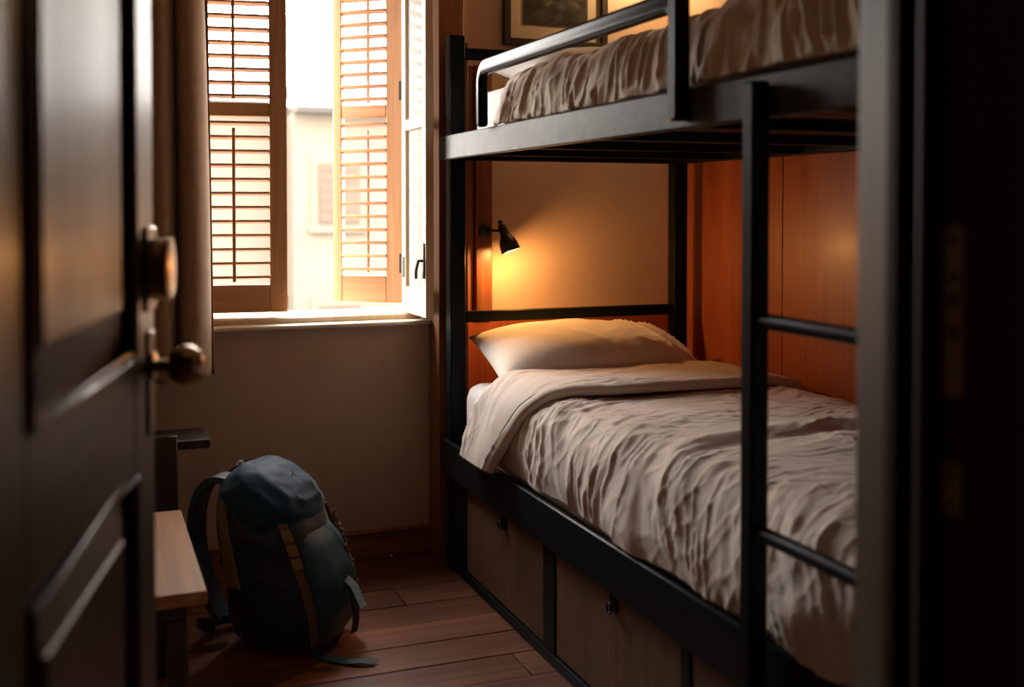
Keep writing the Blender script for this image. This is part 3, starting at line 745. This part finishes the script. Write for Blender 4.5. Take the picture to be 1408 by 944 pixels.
# lid: a soft dome tilted down towards the front
n = 90
TH, V2 = np.meshgrid(np.linspace(0, 2 * math.pi, n, endpoint=False), np.linspace(0, 1, 36), indexing='ij')
fr = np.interp(V2, [0, .12, .25, .5, .75, .92, 1], [.96, 1.02, 1.03, .93, .66, .30, 0])
hz = np.interp(V2, [0, .12, .25, .5, .75, .92, 1], [-.060, -.050, -.030, .022, .056, .068, .070])
e = 2 / 2.7
ct, sn = np.cos(TH), np.sin(TH)
rr = 1 + .05 * (vn(np.cos(TH) * 3 + 9, np.sin(TH) * 3 + V2 * 4) - .5)
LXx = .142 * fr * rr * np.sign(ct) * np.abs(ct) ** e; LYy = .166 * fr * rr * np.sign(sn) * np.abs(sn) ** e
LZz = hz + 0.014 * ridged(LXx * 9 + LYy * 6 + 3, LYy * 7) ** 2 * smoothstep(.1, .4, V2) + 0.005 * ridged(LXx * 26, LYy * 24 + 5) ** 2 * smoothstep(.1, .4, V2)
tl = R(37)
P = np.stack([LXx * math.cos(tl) + LZz * math.sin(tl) - .028, LYy, -LXx * math.sin(tl) + LZz * math.cos(tl) + .482], -1)
lid = grid('lid', P, 'packlid', bp, closed_u=True, thick=.004)
# front pocket
TH, V2 = np.meshgrid(np.linspace(-math.pi / 2, math.pi / 2, 40), np.linspace(0, 1, 50), indexing='ij')
zp = .035 + .36 * V2
bulge_ = np.sin(np.clip(V2, 0, 1) * math.pi) ** .45
cxx = np.interp(zp, TZ, TC) + np.interp(zp, TZ, TA)
P = np.stack([cxx - .03 + (.062 * bulge_) * np.cos(TH) ** .7 * (1 + .12 * (ridged(TH + 3, zp * 20) - .5)), (.128 * (.55 + .45 * bulge_)) * np.sin(TH), zp], -1)
grid('front_pocket', P, 'packteal', bp, thick=.003)
def strap(name, pts, wdir, wd, m, parent, thk=.004):
    """flat webbing along pts; wdir a vector or list of vectors across it"""
    bm = bmesh.new(); A = []
    pts = [Vector(p) for p in pts]; k = len(pts)
    for i, p in enumerate(pts):
        wv = Vector(wdir[i] if isinstance(wdir, list) else wdir).normalized()
        t_ = (pts[min(i + 1, k - 1)] - pts[max(i - 1, 0)]).normalized(); nn = t_.cross(wv).normalized()
        A.append([bm.verts.new(p + wv * a * wd / 2 + nn * b * thk / 2) for a, b in ((-1, -1), (1, -1), (1, 1), (-1, 1))])
    for a, b in zip(A, A[1:]):
        for j in range(4): bm.faces.new((a[j], a[(j + 1) % 4], b[(j + 1) % 4], b[j]))
    bm.faces.new(A[0][::-1]); bm.faces.new(A[-1])
    return put(name, bm, m, parent, True, 50)
def on_body(thd0, thd1, z0, z1, n_, off):
    out = []; wd = []
    for i in range(n_):
        f = i / (n_ - 1); t_ = R(thd0 + (thd1 - thd0) * f); z = z0 + (z1 - z0) * f
        out.append(Vector(body(t_, z, off, .3)))
        a = Vector(body(t_ + .05, z, off, 0)); b = Vector(body(t_ - .05, z, off, 0)); wd.append((a - b))
    return out, wd
# padded side strip near the back, webbing with buckles by the front, lower compression strap
p_, w_ = on_body(-128, -112, .500, .215, 16, .006); strap('padded_strip', p_, w_, .046, 'olive', bp, .012)
p_, w_ = on_body(-112, -108, .215, .165, 4, .012); strap('ladder_lock', p_, w_, .040, 'plastic', bp, .012)
p_, w_ = on_body(-52, -40, .425, .020, 26, .006); web = strap('side_webbing', p_, w_, .028, 'cord', bp, .005)
for z in (.405, .360, .320):
    f = (.425 - z) / .405
    p_, w_ = on_body(-52 + 12 * f, -51 + 12 * f, z, z - .032, 3, .012); strap('buckle', p_, w_, .030, 'tan' if z != .405 else 'olive', web, .007)
p_, w_ = on_body(48, 40, .425, .030, 20, .006); strap('side_webbing', p_, w_, .028, 'cord', bp, .005)
# daisy chain cord down the front edge
pts = []
for i in range(60):
    f = i / 59; z = .42 - .33 * f; t_ = R(14 + 2 * math.sin(i * 1.1))
    pts.append(body(t_, z, .031 + .002 * math.sin(i * 1.7), 0))
tube('lacing_cord', [tuple(p) for p in pts], [.0035 + .0035 * (i % 3 == 0) for i in range(60)], 'cord', bp, 6)
for y in (-.085, .085):
    P_ = [(-.150, y * .8, .535), (-.195, y * .9, .545), (-.238, y, .505), (-.262, y, .42), (-.262, y, .32), (-.243, y, .22), (-.205, y, .13), (-.160, y, .07)]
    Pv = np.array(P_); tt = np.linspace(0, len(P_) - 1, 40); Pv = np.stack([np.interp(tt, range(len(P_)), Pv[:, i]) for i in range(3)], 1)
    for _ in range(6): Pv[1:-1] = (Pv[:-2] + 2 * Pv[1:-1] + Pv[2:]) / 4
    ss = strap('shoulder_strap', [tuple(p) for p in Pv], (0, 1, 0), .075, 'pack', bp, .022)
    strap('adjuster', [(-.256, y, .235), (-.272, y, .205), (-.240, y, .17)], (0, 1, 0), .034, 'plastic', ss, .010)
strap('haul_loop', [(-.135, -.03, .545), (-.150, -.028, .572), (-.152, 0, .585), (-.150, .028, .572), (-.135, .03, .545)], (1, 0, 0.3), .022, 'pack', bp, .005)
tube('lid_toggle', [(-.125, -.055, .583), (-.120, -.060, .592), (-.112, -.062, .594)], .006, 'sheet', bp, 8)
strap('hanging_strap', [(.185, .01, .23), (.235, -.01, .20), (.262, -.03, .17), (.285, -.05, .150)], (.3, 1, .1), .030, 'packteal', bp, .004)
strap('hanging_strap', [(.190, .0, .23), (.232, -.015, .19), (.250, -.03, .13), (.252, -.035, .09), (.246, -.035, .06)], (.3, 1, 0), .026, 'pack', bp, .004)
strap('floor_strap', [(.14, -.10, .012), (.20, -.125, .006), (.27, -.135, .008), (.32, -.130, .016), (.352, -.115, .008)], (.2, 1, .25), .030, 'packteal', bp, .004)
for y in (-.05,):
    strap('hip_belt', [(-.130, -.10, .085), (-.205, -.125, .075), (-.245, -.11, .060), (-.250, -.07, .030), (-.235, -.03, .012)], (0, .2, 1), .028, 'pack', bp, .005)
